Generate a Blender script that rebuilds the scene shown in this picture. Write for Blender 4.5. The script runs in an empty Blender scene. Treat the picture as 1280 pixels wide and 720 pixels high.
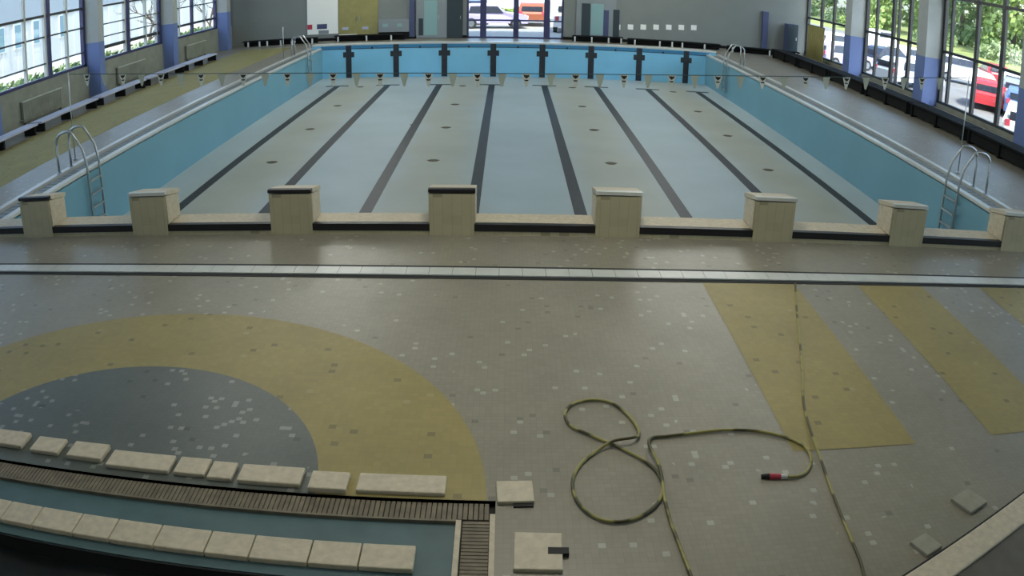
import bpy, bmesh, math, random
from mathutils import Vector, Matrix
random.seed(7)
SC = bpy.context.scene
COL = SC.collection
PI = math.pi

# ------------------------------------------------------------------ materials
def mat(name, col, rough=.6, metal=0., noise=0., nscale=4., spec=.4, emit=None, coords='Object'):
    m = bpy.data.materials.new(name); m.use_nodes = True
    nt = m.node_tree; b = nt.nodes['Principled BSDF']
    b.inputs['Roughness'].default_value = rough
    b.inputs['Metallic'].default_value = metal
    b.inputs['Specular IOR Level'].default_value = spec
    c = (*col, 1)
    if noise > 0:
        tc = nt.nodes.new('ShaderNodeTexCoord')
        n = nt.nodes.new('ShaderNodeTexNoise'); n.inputs['Scale'].default_value = nscale
        n.inputs['Detail'].default_value = 4
        r = nt.nodes.new('ShaderNodeMapRange')
        r.inputs['From Min'].default_value = .3; r.inputs['From Max'].default_value = .7
        r.inputs['To Min'].default_value = 1 - noise; r.inputs['To Max'].default_value = 1 + noise
        mx = nt.nodes.new('ShaderNodeVectorMath'); mx.operation = 'SCALE'
        mx.inputs[0].default_value = col
        nt.links.new(tc.outputs[coords], n.inputs['Vector'])
        nt.links.new(n.outputs['Fac'], r.inputs['Value'])
        nt.links.new(r.outputs['Result'], mx.inputs['Scale'])
        nt.links.new(mx.outputs['Vector'], b.inputs['Base Color'])
    else:
        b.inputs['Base Color'].default_value = c
    if emit:
        b.inputs['Emission Color'].default_value = (*emit[0], 1)
        b.inputs['Emission Strength'].default_value = emit[1]
    return m

def tile_mat(name, col, light, dark, size=.055, frac=.03, rough=.4, grout=.88, blot=.08, dfrac=.0):
    """small mosaic tiles: thin joints, single paler and darker tiles, slow blotches of wear"""
    m = bpy.data.materials.new(name); m.use_nodes = True
    nt = m.node_tree; N = nt.nodes; Lk = nt.links; b = N['Principled BSDF']
    b.inputs['Roughness'].default_value = rough
    g = N.new('ShaderNodeTexCoord')
    sc = N.new('ShaderNodeVectorMath'); sc.operation = 'SCALE'; sc.inputs['Scale'].default_value = 1 / size
    Lk.new(g.outputs['Object'], sc.inputs[0])
    fl = N.new('ShaderNodeVectorMath'); fl.operation = 'FLOOR'; Lk.new(sc.outputs[0], fl.inputs[0])
    wn = N.new('ShaderNodeTexWhiteNoise'); wn.noise_dimensions = '3D'; Lk.new(fl.outputs[0], wn.inputs['Vector'])
    # clusters where single pale tiles show
    cl = N.new('ShaderNodeTexNoise'); cl.inputs['Scale'].default_value = .9; Lk.new(g.outputs['Object'], cl.inputs['Vector'])
    th = N.new('ShaderNodeMapRange'); th.inputs['From Min'].default_value = .4; th.inputs['From Max'].default_value = .65
    th.inputs['To Min'].default_value = 1.0; th.inputs['To Max'].default_value = 1 - frac * 2.2
    Lk.new(cl.outputs['Fac'], th.inputs['Value'])
    gt = N.new('ShaderNodeMath'); gt.operation = 'GREATER_THAN'
    Lk.new(wn.outputs['Value'], gt.inputs[0]); Lk.new(th.outputs['Result'], gt.inputs[1])
    lt = N.new('ShaderNodeMath'); lt.operation = 'LESS_THAN'; lt.inputs[1].default_value = dfrac
    Lk.new(wn.outputs['Value'], lt.inputs[0])
    m1 = N.new('ShaderNodeMix'); m1.data_type = 'RGBA'; m1.inputs['A'].default_value = (*col, 1); m1.inputs['B'].default_value = (*light, 1)
    Lk.new(gt.outputs[0], m1.inputs['Factor'])
    m2 = N.new('ShaderNodeMix'); m2.data_type = 'RGBA'; m2.inputs['B'].default_value = (*dark, 1)
    Lk.new(lt.outputs[0], m2.inputs['Factor']); Lk.new(m1.outputs['Result'], m2.inputs['A'])
    # joints
    fr = N.new('ShaderNodeVectorMath'); fr.operation = 'FRACTION'; Lk.new(sc.outputs[0], fr.inputs[0])
    sx = N.new('ShaderNodeSeparateXYZ'); Lk.new(fr.outputs[0], sx.inputs[0])
    mn = N.new('ShaderNodeMath'); mn.operation = 'MINIMUM'; Lk.new(sx.outputs['X'], mn.inputs[0]); Lk.new(sx.outputs['Y'], mn.inputs[1])
    lj = N.new('ShaderNodeMath'); lj.operation = 'LESS_THAN'; lj.inputs[1].default_value = .09; Lk.new(mn.outputs[0], lj.inputs[0])
    nz = N.new('ShaderNodeTexNoise'); nz.inputs['Scale'].default_value = 1.4; nz.inputs['Detail'].default_value = 6
    Lk.new(g.outputs['Object'], nz.inputs['Vector'])
    br = N.new('ShaderNodeMapRange'); br.inputs['From Min'].default_value = .3; br.inputs['From Max'].default_value = .7
    br.inputs['To Min'].default_value = 1 - blot; br.inputs['To Max'].default_value = 1 + blot
    Lk.new(nz.outputs['Fac'], br.inputs['Value'])
    jm = N.new('ShaderNodeMapRange'); jm.inputs['To Min'].default_value = 1; jm.inputs['To Max'].default_value = grout
    Lk.new(lj.outputs[0], jm.inputs['Value'])
    mu = N.new('ShaderNodeMath'); mu.operation = 'MULTIPLY'; Lk.new(br.outputs[0], mu.inputs[0]); Lk.new(jm.outputs[0], mu.inputs[1])
    # per-tile tint
    tv = N.new('ShaderNodeMapRange'); tv.inputs['To Min'].default_value = .95; tv.inputs['To Max'].default_value = 1.05
    sc2 = N.new('ShaderNodeSeparateXYZ'); Lk.new(wn.outputs['Color'], sc2.inputs[0]); Lk.new(sc2.outputs['Y'], tv.inputs['Value'])
    mu2 = N.new('ShaderNodeMath'); mu2.operation = 'MULTIPLY'; Lk.new(mu.outputs[0], mu2.inputs[0]); Lk.new(tv.outputs[0], mu2.inputs[1])
    sv = N.new('ShaderNodeVectorMath'); sv.operation = 'SCALE'; Lk.new(m2.outputs['Result'], sv.inputs[0]); Lk.new(mu2.outputs[0], sv.inputs['Scale'])
    Lk.new(sv.outputs[0], b.inputs['Base Color'])
    return m

def glass_mat(name, tint=(.93, .97, .97), refl=.06):
    m = bpy.data.materials.new(name); m.use_nodes = True
    nt = m.node_tree; N = nt.nodes; N.remove(N['Principled BSDF'])
    t = N.new('ShaderNodeBsdfTransparent'); t.inputs['Color'].default_value = (*tint, 1)
    gl = N.new('ShaderNodeBsdfGlossy'); gl.inputs['Roughness'].default_value = .02
    mx = N.new('ShaderNodeMixShader'); mx.inputs['Fac'].default_value = refl
    nt.links.new(t.outputs[0], mx.inputs[1]); nt.links.new(gl.outputs[0], mx.inputs[2])
    nt.links.new(mx.outputs[0], N['Material Output'].inputs['Surface'])
    return m

M = {}
M['deck'] = tile_mat('deck_tile', (.245, .228, .178), (.36, .35, .30), (.17, .16, .13), size=.05, frac=.02, rough=.40, dfrac=.004)
M['mustard'] = tile_mat('mustard_tile', (.285, .235, .08), (.32, .27, .12), (.18, .15, .06), size=.06, frac=.008, rough=.5, grout=.94, dfrac=.012)
M['mustard_dull'] = tile_mat('mustard_dull_tile', (.265, .24, .085), (.28, .26, .11), (.15, .14, .06), size=.06, frac=.008, rough=.75, grout=.94, dfrac=.01)
M['slate'] = tile_mat('slate_tile', (.095, .11, .10), (.22, .235, .21), (.06, .07, .06), size=.05, frac=.05, rough=.4, dfrac=.006)
M['endwall'] = tile_mat('end_wall_tile', (.42, .385, .255), (.46, .43, .32), (.28, .255, .17), size=.12, frac=.01, rough=.5, blot=.10, dfrac=.05)
M['cream'] = mat('cream_stone', (.55, .49, .37), .55, noise=.12, nscale=18)
M['white_tile'] = mat('white_coping', (.55, .57, .54), .35, noise=.06, nscale=5)
M['pool_floor'] = mat('pool_floor_paint', (.37, .455, .48), .55, noise=.07, nscale=.45)
def pool_floor_tint(m):
    """warm tint along the rows of drains: warm long streaks, blue grey paint between"""
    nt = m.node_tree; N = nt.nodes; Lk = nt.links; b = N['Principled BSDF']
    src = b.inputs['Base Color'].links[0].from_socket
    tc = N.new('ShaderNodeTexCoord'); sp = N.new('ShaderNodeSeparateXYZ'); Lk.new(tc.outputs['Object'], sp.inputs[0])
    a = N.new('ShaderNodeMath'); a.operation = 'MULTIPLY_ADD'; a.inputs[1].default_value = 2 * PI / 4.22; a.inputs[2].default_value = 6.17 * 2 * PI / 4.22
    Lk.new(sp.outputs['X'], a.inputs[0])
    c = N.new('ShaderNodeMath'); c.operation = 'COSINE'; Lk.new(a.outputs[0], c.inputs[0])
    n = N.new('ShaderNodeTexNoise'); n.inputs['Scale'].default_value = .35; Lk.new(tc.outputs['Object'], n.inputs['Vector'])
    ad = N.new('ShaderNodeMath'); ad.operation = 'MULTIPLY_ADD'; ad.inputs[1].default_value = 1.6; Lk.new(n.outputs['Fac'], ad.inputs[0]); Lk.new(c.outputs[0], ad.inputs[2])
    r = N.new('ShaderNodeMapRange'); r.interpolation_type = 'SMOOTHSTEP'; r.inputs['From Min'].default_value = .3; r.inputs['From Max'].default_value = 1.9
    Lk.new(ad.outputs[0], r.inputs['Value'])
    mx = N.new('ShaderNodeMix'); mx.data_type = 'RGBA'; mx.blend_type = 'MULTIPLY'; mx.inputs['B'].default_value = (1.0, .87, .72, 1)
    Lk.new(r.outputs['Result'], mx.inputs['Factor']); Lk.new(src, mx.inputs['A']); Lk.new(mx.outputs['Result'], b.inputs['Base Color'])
pool_floor_tint(M['pool_floor'])
M['pool_side'] = mat('pool_side_paint', (.17, .36, .45), .5, noise=.05, nscale=.6)
M['pool_end'] = mat('pool_end_paint', (.21, .52, .74), .45, noise=.05, nscale=.8)
M['pool_band'] = mat('pool_gutter_blue', (.045, .20, .38), .4)
M['line'] = mat('lane_line_black', (.020, .026, .034), .5, noise=.2, nscale=6)
M['black'] = mat('black_tile', (.012, .012, .014), .45)
M['blackrub'] = mat('black_sheet', (.006, .009, .010), .7, noise=.3, nscale=2)
M['drain'] = mat('drain_brown', (.10, .085, .055), .6)
M['grate'] = mat('gutter_grate', (.16, .18, .17), .5, noise=.15, nscale=8)
M['grate_pale'] = mat('pale_paver', (.30, .29, .23), .6, noise=.1, nscale=12)
M['kerb_paving'] = mat('dark_paving', (.12, .11, .09), .6, noise=.12, nscale=6)
M['dark'] = mat('dark_gap', (.012, .014, .014), .7)
M['brown'] = mat('brown_grate', (.17, .145, .10), .6, noise=.25, nscale=9)
M['teal'] = mat('teal_paint', (.075, .135, .145), .5, noise=.12, nscale=4)
M['steel'] = mat('brushed_steel', (.42, .45, .46), .28, metal=.9)
M['steel_dark'] = mat('painted_steel', (.05, .06, .09), .4)
M['wall_grey'] = mat('wall_grey_paint', (.205, .23, .225), .7, noise=.04, nscale=1)
M['wall_low'] = mat('low_wall', (.24, .26, .22), .7, noise=.12, nscale=3)
M['col_up'] = mat('column_grey', (.40, .44, .44), .6, noise=.03)
M['col_low'] = mat('column_blue', (.145, .215, .46), .45)
M['frame_blue'] = mat('frame_blue', (.045, .05, .13), .4)
M['frame_white'] = mat('frame_pale', (.50, .54, .52), .4)
M['frame_dark'] = mat('frame_dark', (.035, .04, .045), .4)
M['glass'] = glass_mat('window_glass')
M['ceiling'] = mat('ceiling_white', (.55, .57, .55), .8)
M['olive'] = mat('olive_panel', (.30, .28, .11), .6, noise=.08)
M['lavender'] = mat('pale_bench', (.45, .48, .62), .4)
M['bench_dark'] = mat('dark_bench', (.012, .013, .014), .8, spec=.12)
M['white'] = mat('white_paint', (.62, .65, .64), .5)
M['paper'] = mat('white_paper', (.90, .93, .91), .6)
M['red'] = mat('red_print', (.45, .05, .08), .5)
M['navy'] = mat('navy_print', (.06, .08, .17), .5)
M['tealglass'] = mat('teal_panel', (.25, .42, .44), .3)
M['doordark'] = mat('dark_door', (.03, .05, .065), .4)
M['flag_white'] = mat('pennant_white', (.58, .60, .55), .7)
M['flag_cream'] = mat('pennant_cream', (.40, .44, .38), .7)
M['flag_mark'] = mat('pennant_mark', (.012, .013, .016), .7)
M['rope'] = mat('rope', (.04, .07, .09), .7)
M['asphalt'] = mat('asphalt', (.19, .185, .175), .9, noise=.15, nscale=.6)
M['grass'] = mat('grass', (.24, .27, .08), .95, noise=.35, nscale=.5)
M['path'] = mat('path_concrete', (.34, .33, .29), .9, noise=.1)
M['leaf1'] = mat('leaf_green', (.27, .36, .10), .7, noise=.3, nscale=.6)
M['leaf2'] = mat('leaf_deep', (.16, .24, .09), .7, noise=.3, nscale=.6)
M['leaf3'] = mat('leaf_pale', (.30, .37, .17), .7, noise=.3, nscale=.6)
M['bark'] = mat('bark', (.07, .055, .04), .9)
M['bld_pale'] = mat('cladding_pale', (.44, .46, .45), .6, noise=.05, nscale=.5)
M['bld_grey'] = mat('cladding_grey', (.24, .28, .31), .6, noise=.04, nscale=.5)
M['bld_win'] = mat('far_window', (.13, .23, .28), .2)
M['tyre'] = mat('tyre', (.015, .015, .016), .8)
M['carglass'] = mat('car_glass', (.03, .035, .05), .12)
M['lamp'] = mat('headlamp', (.7, .72, .72), .2)
def hose_mat():
    """yellow hose with dark bands along its length (V of the sweep)"""
    m = bpy.data.materials.new('hose_yellow'); m.use_nodes = True
    nt = m.node_tree; N = nt.nodes; b = N['Principled BSDF']; b.inputs['Roughness'].default_value = .45
    tc = N.new('ShaderNodeTexCoord')
    n = N.new('ShaderNodeTexNoise'); n.inputs['Scale'].default_value = 4.5; n.inputs['Detail'].default_value = 1
    r = N.new('ShaderNodeValToRGB'); r.color_ramp.elements[0].position = .46; r.color_ramp.elements[0].color = (.07, .06, .015, 1)
    r.color_ramp.elements[1].position = .53; r.color_ramp.elements[1].color = (.30, .27, .08, 1)
    nt.links.new(tc.outputs['Object'], n.inputs['Vector']); nt.links.new(n.outputs['Fac'], r.inputs['Fac'])
    nt.links.new(r.outputs['Color'], b.inputs['Base Color'])
    return m
M['hose'] = hose_mat()

# ------------------------------------------------------------------ mesh helpers
class MB:
    """collects shapes with material slots, builds ONE mesh object"""
    def __init__(s): s.v = []; s.f = []; s.m = []
    def add(s, vs, fs, mi=0):
        o = len(s.v); s.v += [tuple(v) for v in vs]
        for f in fs: s.f.append([i + o for i in f]); s.m.append(mi)
        return s
    def box(s, x0, x1, y0, y1, z0, z1, mi=0, bev=0):
        if bev > 0:
            bm = bmesh.new(); bmesh.ops.create_cube(bm, size=1)
            for v in bm.verts:
                v.co = Vector(((x0 + x1) / 2 + v.co.x * (x1 - x0), (y0 + y1) / 2 + v.co.y * (y1 - y0), (z0 + z1) / 2 + v.co.z * (z1 - z0)))
            bmesh.ops.bevel(bm, geom=bm.edges[:], offset=bev, segments=2, affect='EDGES', profile=.5)
            bm.verts.index_update()
            s.add([v.co[:] for v in bm.verts], [[v.index for v in f.verts] for f in bm.faces], mi); bm.free()
            return s
        vs = [(x0, y0, z0), (x1, y0, z0), (x1, y1, z0), (x0, y1, z0), (x0, y0, z1), (x1, y0, z1), (x1, y1, z1), (x0, y1, z1)]
        return s.add(vs, [(0, 3, 2, 1), (4, 5, 6, 7), (0, 1, 5, 4), (1, 2, 6, 5), (2, 3, 7, 6), (3, 0, 4, 7)], mi)
    def quad(s, x0, x1, y0, y1, z, mi=0):
        return s.add([(x0, y0, z), (x1, y0, z), (x1, y1, z), (x0, y1, z)], [(0, 1, 2, 3)], mi)
    def tube(s, pts, r, n=8, mi=0, closed=False):
        pts = [Vector(p) for p in pts]; rings = []
        up = Vector((0, 0, 1)); prev = None
        for i, p in enumerate(pts):
            a = pts[max(i - 1, 0)]; b = pts[min(i + 1, len(pts) - 1)]
            t = (b - a).normalized()
            if prev is None:
                u = t.cross(up)
                if u.length < 1e-3: u = t.cross(Vector((1, 0, 0)))
            else:
                u = prev - t * prev.dot(t)
            u.normalize(); prev = u; w = t.cross(u)
            rr = r[i] if isinstance(r, (list, tuple)) else r
            rings.append([p + (u * math.cos(2 * PI * k / n) + w * math.sin(2 * PI * k / n)) * rr for k in range(n)])
        vs = [v for ring in rings for v in ring]; fs = []
        for i in range(len(rings) - 1):
            for k in range(n):
                fs.append((i * n + k, i * n + (k + 1) % n, (i + 1) * n + (k + 1) % n, (i + 1) * n + k))
        fs.append(tuple(reversed(range(n)))); fs.append(tuple((len(rings) - 1) * n + k for k in range(n)))
        return s.add(vs, fs, mi)
    def prism(s, poly, y0, y1, mi=0):
        """polygon in x,z extruded along y"""
        n = len(poly); vs = [(x, y0, z) for x, z in poly] + [(x, y1, z) for x, z in poly]
        fs = [tuple(range(n)), tuple(reversed(range(n, 2 * n)))] + [(i, i + n, (i + 1) % n + n, (i + 1) % n) for i in range(n)]
        return s.add(vs, fs, mi)
    def build(s, name, mats, parent=None, smooth=False):
        me = bpy.data.meshes.new(name); me.from_pydata(s.v, [], s.f)
        for m in (mats if isinstance(mats, (list, tuple)) else [mats]): me.materials.append(m)
        for p, mi in zip(me.polygons, s.m): p.material_index = mi; p.use_smooth = smooth
        bm = bmesh.new(); bm.from_mesh(me); bmesh.ops.recalc_face_normals(bm, faces=bm.faces[:]) ; bm.to_mesh(me); bm.free()
        me.update()
        o = bpy.data.objects.new(name, me); COL.objects.link(o)
        if parent: o.parent = parent
        return o

def tag(o, label=None, cat=None, group=None, kind=None):
    if label: o['label'] = label
    if cat: o['category'] = cat
    if group: o['group'] = group
    if kind: o['kind'] = kind
    return o
def thing(name, label, cat, loc=(0, 0, 0), rz=0, group=None):
    o = bpy.data.objects.new(name, None); COL.objects.link(o); o.location = loc; o.rotation_euler = (0, 0, rz)
    o.empty_display_size = .1
    return tag(o, label, cat, group)
def struct(o, label=None):
    return tag(o, label, None, None, 'structure')
def copy_tree(o, parent=None):
    c = o.copy(); COL.objects.link(c)
    if parent: c.parent = parent
    for ch in list(o.children): copy_tree(ch, c)
    return c
ORD = ['first', 'second', 'third', 'fourth', 'fifth', 'sixth', 'seventh', 'eighth', 'ninth', 'tenth', 'eleventh', 'twelfth']

# ------------------------------------------------------------------ layout
XL, XR = -8.42, 8.50            # pool sides
LEN = 25.0
DEPTH = -1.35
LANE, LC = 2.115, .195
lanes = [LC + (k - 3.5) * LANE for k in range(8)]
WL, WR = -14.2, 14.85           # window planes
YB, YF = -10.75, 29.3           # near and far walls
H = 6.6
GL, GR = -9.15, 9.25            # outer edge of side gutters
RC = (-3.277, -5.99); RO, RI = 2.965, 1.781
WP_X1, WP_Y1 = -.25, -5.95      # wading pool recess corner
WP_X0 = -8.6
ETOP = .14                      # raised pool ends

# ------------------------------------------------------------------ floor
fl = MB()
fl.quad(WL - .4, WR + .4, WP_Y1, -.45, 0)
fl.quad(WP_X1, WR + .4, YB - .3, WP_Y1, 0)
fl.quad(WL - .4, WP_X0, YB - .3, WP_Y1, 0)
fl.quad(WL - .4, GL, -.45, 25.5, 0)
fl.quad(GR, WR + .4, -.45, 25.5, 0)
fl.quad(WL - .4, WR + .4, 25.5, YF + .3, 0)
# inlaid tile pattern of the deck
def arc(r0, r1, n, mi, z, a0=0, a1=PI):
    vs = []; fs = []
    for i in range(n + 1):
        a = a0 + (a1 - a0) * i / n
        for r in (r0, r1):
            vs.append((RC[0] + r * math.cos(a), max(WP_Y1, RC[1] + r * math.sin(a)), z))
    for i in range(n): fs.append((2 * i, 2 * i + 1, 2 * i + 3, 2 * i + 2))
    fl.add(vs, fs, mi)
arc(RI, RO, 72, 1, .003)
arc(.001, RI, 72, 2, .003)
fl.quad(2.02, 3.15, -5.41, -1.98, .003, 1)
fl.quad(4.0, 4.95, -5.38, -1.98, .003, 1)
fl.quad(5.9, 6.9, -5.38, -1.98, .003, 1)
fl.quad(7.8, 8.8, -5.38, -1.98, .003, 1)
fl.quad(-12.6, -10.15, -.2, 26.5, .003, 3)
floor = struct(fl.build('floor', [M['deck'], M['mustard'], M['slate'], M['mustard_dull']]), 'grey mosaic tiled pool deck with mustard inlaid bands')

# ------------------------------------------------------------------ swimming pool
pool = thing('swimming_pool', 'large drained swimming pool with eight black lane lines and pale blue walls', 'swimming pool', (0, 0, DEPTH))
def P(mb, name, m, parent=pool, smooth=False):
    o = mb.build(name, m, None, smooth)
    if parent is pool:
        o.parent = pool; o.location = (0, 0, -DEPTH)
    else:
        o.parent = parent
    return o
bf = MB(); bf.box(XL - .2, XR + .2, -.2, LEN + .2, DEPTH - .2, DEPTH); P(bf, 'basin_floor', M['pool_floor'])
for nm, x0, x1 in (('side_wall', XL - .2, XL), ('side_wall', XR, XR + .2)):
    P(MB().box(x0, x1, -.2, LEN + .2, DEPTH, -.03), nm, M['pool_side'])
# far end wall: blue face, deep blue gutter band, white lip
ew = MB(); ew.box(XL - .45, XR + .45, LEN, LEN + .5, DEPTH, ETOP - .02)
P(ew, 'end_wall', M['pool_end'])
gb = MB(); gb.box(XL - .05, XR + .12, LEN - .012, LEN - .001, -.03, .10); P(gb, 'gutter_band', M['pool_band'])
gl_ = MB(); gl_.box(XL - .05, XR + .12, LEN - .014, LEN - .001, -.055, -.03); P(gl_, 'gutter_line', M['line'])
P(MB().box(XL - .45, XR + .47, LEN - .03, LEN + .52, ETOP - .02, ETOP + .05, bev=.012), 'end_coping', M['white_tile'])
# near end wall with pale top and black nosing
nw = MB(); nw.box(XL - .7, XR + .7, -.45, 0, DEPTH, ETOP - .03); P(nw, 'near_end_wall', M['endwall'])
P(MB().box(XL - .7, XR + .7, -.37, .03, ETOP - .03, ETOP + .005, bev=.008), 'near_end_coping', M['cream'])
P(MB().box(XL - .7, XR + .7, -.46, -.37, ETOP - .085, ETOP + .007), 'black_nosing', M['black'])
for k, x in enumerate(lanes):
    o = P(MB().box(x - .125, x + .125, .0, LEN - 2.65, DEPTH, DEPTH + .004), 'lane_line', M['line'])
    P(MB().box(x - .48, x + .48, LEN - 2.65, LEN - 2.42, DEPTH, DEPTH + .004), 'lane_end_bar', M['line'], o)
    w = P(MB().box(x - .125, x + .125, LEN - .018, LEN - .0, DEPTH + .005, .115), 'wall_stripe', M['line'])
    P(MB().box(x - .25, x + .25, LEN - .016, LEN - .0, -.42, -.18), 'target_bar', M['line'], w)
for k in range(7):
    x = (lanes[k] + lanes[k + 1]) / 2
    mb = MB(); mb.tube([(x, LEN - .03, -.02), (x, LEN - .005, -.02)], .05, 10); P(mb, 'wall_inlet', M['line'])
for x in (-6.17, -2.02, 2.36, 6.48):
    for y in (22.08, 17.55, 13.4, 9.2):
        mb = MB(); mb.tube([(x, y, DEPTH), (x, y, DEPTH + .008)], .13, 14)
        mb.box(x - .16, x + .16, y - .018, y + .018, DEPTH + .008, DEPTH + .014)
        P(mb, 'floor_drain', M['drain'])
for x in (-5.1, -3.08):
    mb = MB(); mb.tube([(x, 13.85, DEPTH), (x, 13.85, DEPTH + .008)], .07, 12); P(mb, 'floor_drain', M['drain'])
# overflow gutters of the long sides
for sgn, xe, xo in ((-1, XL, GL), (1, XR, GR)):
    a, b = sorted((xe, xe + sgn * .16)); P(MB().box(a, b, 0, LEN, -.06, .03, bev=.01), 'side_coping', M['white_tile'])
    a, b = sorted((xe + sgn * .16, xo - sgn * .14)); g = MB(); g.box(a, b, -.3, LEN + .4, -.16, -.10)
    ch = P(g, 'gutter_channel', M['dark'])
    a2, b2 = sorted((xe + sgn * .22, xo - sgn * .26)); g = MB()
    for i in range(125): g.box(a2, b2, i * .2 + .02, i * .2 + .19, -.03, -.005)
    g.box(a2 + .03, a2 + .06, 0, LEN, -.10, -.03); g.box(b2 - .06, b2 - .03, 0, LEN, -.10, -.03)
    P(g, 'gutter_grating', M['grate'])
    a, b = sorted((xo - sgn * .14, xo)); P(MB().box(a, b, -.3, LEN + .5, -.12, .015), 'gutter_kerb', M['white_tile'])

# ------------------------------------------------------------------ starting blocks
BW, BD, BH = .57, .46, .465
def make_block():
    t = thing('starting_block', 'x', 'starting block', (0, 0, 0))
    h0, h1 = BH - .06, BH - .14
    b = MB(); q = BW / 2
    b.add([(-q, 0, 0), (q, 0, 0), (q, BD, 0), (-q, BD, 0), (-q, 0, h0), (q, 0, h0), (q, BD, h1), (-q, BD, h1)], [(0, 3, 2, 1), (4, 5, 6, 7), (0, 1, 5, 4), (1, 2, 6, 5), (2, 3, 7, 6), (3, 0, 4, 7)]); b.build('pedestal', M['endwall'], t)
    MB().box(-q, q, -.026, -.012, -.148, h0 - .002).build('back_facing', M['endwall'], t)
    tp = MB()
    for (x0, x1) in ((-BW / 2 - .012, BW / 2 + .012),):
        vs = [(x0, .05, BH - .06), (x1, .05, BH - .06), (x1, BD + .05, BH - .145), (x0, BD + .05, BH - .145),
              (x0, .05, BH + .0), (x1, .05, BH + .0), (x1, BD + .05, BH - .085), (x0, BD + .05, BH - .085)]
        tp.add(vs, [(0, 3, 2, 1), (4, 5, 6, 7), (0, 1, 5, 4), (1, 2, 6, 5), (2, 3, 7, 6), (3, 0, 4, 7)])
    tp.build('platform', M['cream'], t)
    MB().box(-BW / 2 - .012, BW / 2 + .012, -.03, .05, BH - .042, BH + .003).build('platform_nosing', M['black'], t)
    for s in (-1, 1):
        x0, x1 = sorted((s * BW / 2, s * (BW / 2 + .012)))
        MB().add([(x0, .01, .006), (x1, .01, .006), (x1, BD - .004, .006), (x0, BD - .004, .006), (x0, .01, h0 - .004), (x1, .01, h0 - .004), (x1, BD - .004, h1 - .004), (x0, BD - .004, h1 - .004)], [(0, 3, 2, 1), (4, 5, 6, 7), (0, 1, 5, 4), (1, 2, 6, 5), (2, 3, 7, 6), (3, 0, 4, 7)]).build('side_facing', M['cream'], t)
    return t
blk = make_block()
for k, x in enumerate(lanes):
    o = blk if k == 0 else copy_tree(blk)
    o.location = (x - .03 if k else x + .06, -.452, ETOP + .008)
    o['label'] = ['starting block at the left end of the near pool wall, its back in shade',
                  'second starting block from the left end of the near pool wall',
                  'third starting block from the left end, behind the mustard arc on the deck',
                  'fourth starting block from the left, just left of the middle of the near pool wall',
                  'fifth starting block from the left, just right of the middle of the near pool wall',
                  'sixth starting block from the left, beyond the long mustard floor band',
                  'second starting block from the right end of the near pool wall',
                  'starting block at the right end of the near pool wall, cut by the frame'][k]
    o['group'] = 'starting blocks along the near pool wall'
    if k not in (0, 2, 3):          # these five have a pale top edge, the others a black one
        for c in o.children:
            if c.name.startswith('platform_nosing'):
                c.material_slots[0].link = 'OBJECT'; c.material_slots[0].material = M['white_tile']

# ------------------------------------------------------------------ pool ladders
def make_ladder(h_rungs=4):
    """local frame: +x points into the pool, y along its edge"""
    t = thing('pool_ladder', 'x', 'pool ladder', (0, 0, 0))
    for s in (-1, 1):
        pts = [(-.62, s * .26, 0)]
        pts += [(-.62, s * .26, .3), (-.61, s * .26, .62)]
        for i in range(9):
            a = PI - PI * .62 * i / 8
            pts.append((-.33 + .28 * math.cos(a), s * .26, .62 + .2 * math.sin(a)))
        pts += [(.02, s * .26, .45), (.09, s * .26, .12), (.10, s * .26, -.3), (.10, s * .26, -1.14)]
        MB().tube(pts, .026, 8).build('rail', M['steel'], t, True)
        MB().tube([(-.62, s * .26, 0), (-.62, s * .26, .02)], .055, 12).build('foot_flange', M['steel'], t)
    for i in range(h_rungs):
        z = -.22 - i * .27
        MB().box(.06, .14, -.25, .25, z - .015, z + .015, bev=.006).build('rung', M['steel'], t)
    return t
lad = make_ladder()
lad_spec = [((XL, 22.3, .035), 0, 'steel pool ladder at the far left corner of the empty pool'),
            ((XR, 21.3, .035), PI, 'steel pool ladder at the far right corner of the empty pool'),
            ((XL, 3.6, .035), 0, 'steel pool ladder at the near left corner of the pool, by the starting blocks'),
            ((XR, 3.1, .035), PI, 'steel pool ladder at the near right corner of the pool, by the starting blocks')]
for i, (loc, rz, lab) in enumerate(lad_spec):
    o = lad if i == 0 else copy_tree(lad)
    o.location = loc; o.rotation_euler = (0, 0, rz); o['label'] = lab; o['group'] = 'steel ladders at the pool corners'

# ------------------------------------------------------------------ flag line
FY = 4.57
def rope_z(x):
    u = (x + .75) / 8.3
    return 1.435 + .45 * u * u if x > -.75 else 1.435 + .40 * ((x + .75) / 8.3) ** 2
fl_t = thing('flag_line', 'rope of white triangular pennants strung across the empty pool', 'pennant line', (0, FY, 0))
xs = [-9.32 + i * .26 for i in range(73)]
MB().tube([(x, 0, rope_z(x)) for x in xs], .008, 6).build('rope', M['rope'], fl_t)
px = -8.86; k = 0
while px < 8.9:
    z = rope_z(px); marked = (k % 2 == 0)
    w, h, th = (.085, .25, .004)
    f = MB(); f.prism([(px - w, z), (px + w, z), (px + .018, z - h), (px - .018, z - h)], -th, th)
    fo = f.build('pennant', M['flag_white'] if marked else M['flag_cream'], fl_t)
    if marked:
        mk = MB(); mk.prism([(px - .055, z - .012), (px - .02, z - .03), (px, z - .02), (px + .02, z - .03), (px + .055, z - .012), (px + .045, z - .055), (px, z - .095), (px - .045, z - .055)], -th - .003, -th)
        mk.prism([(px - .04, z - .115), (px + .04, z - .115), (px + .028, z - .14), (px - .028, z - .14)], -th - .003, -th)
        mk.build('heart_emblem', M['flag_mark'], fo)
    px += .4495; k += 1
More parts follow.
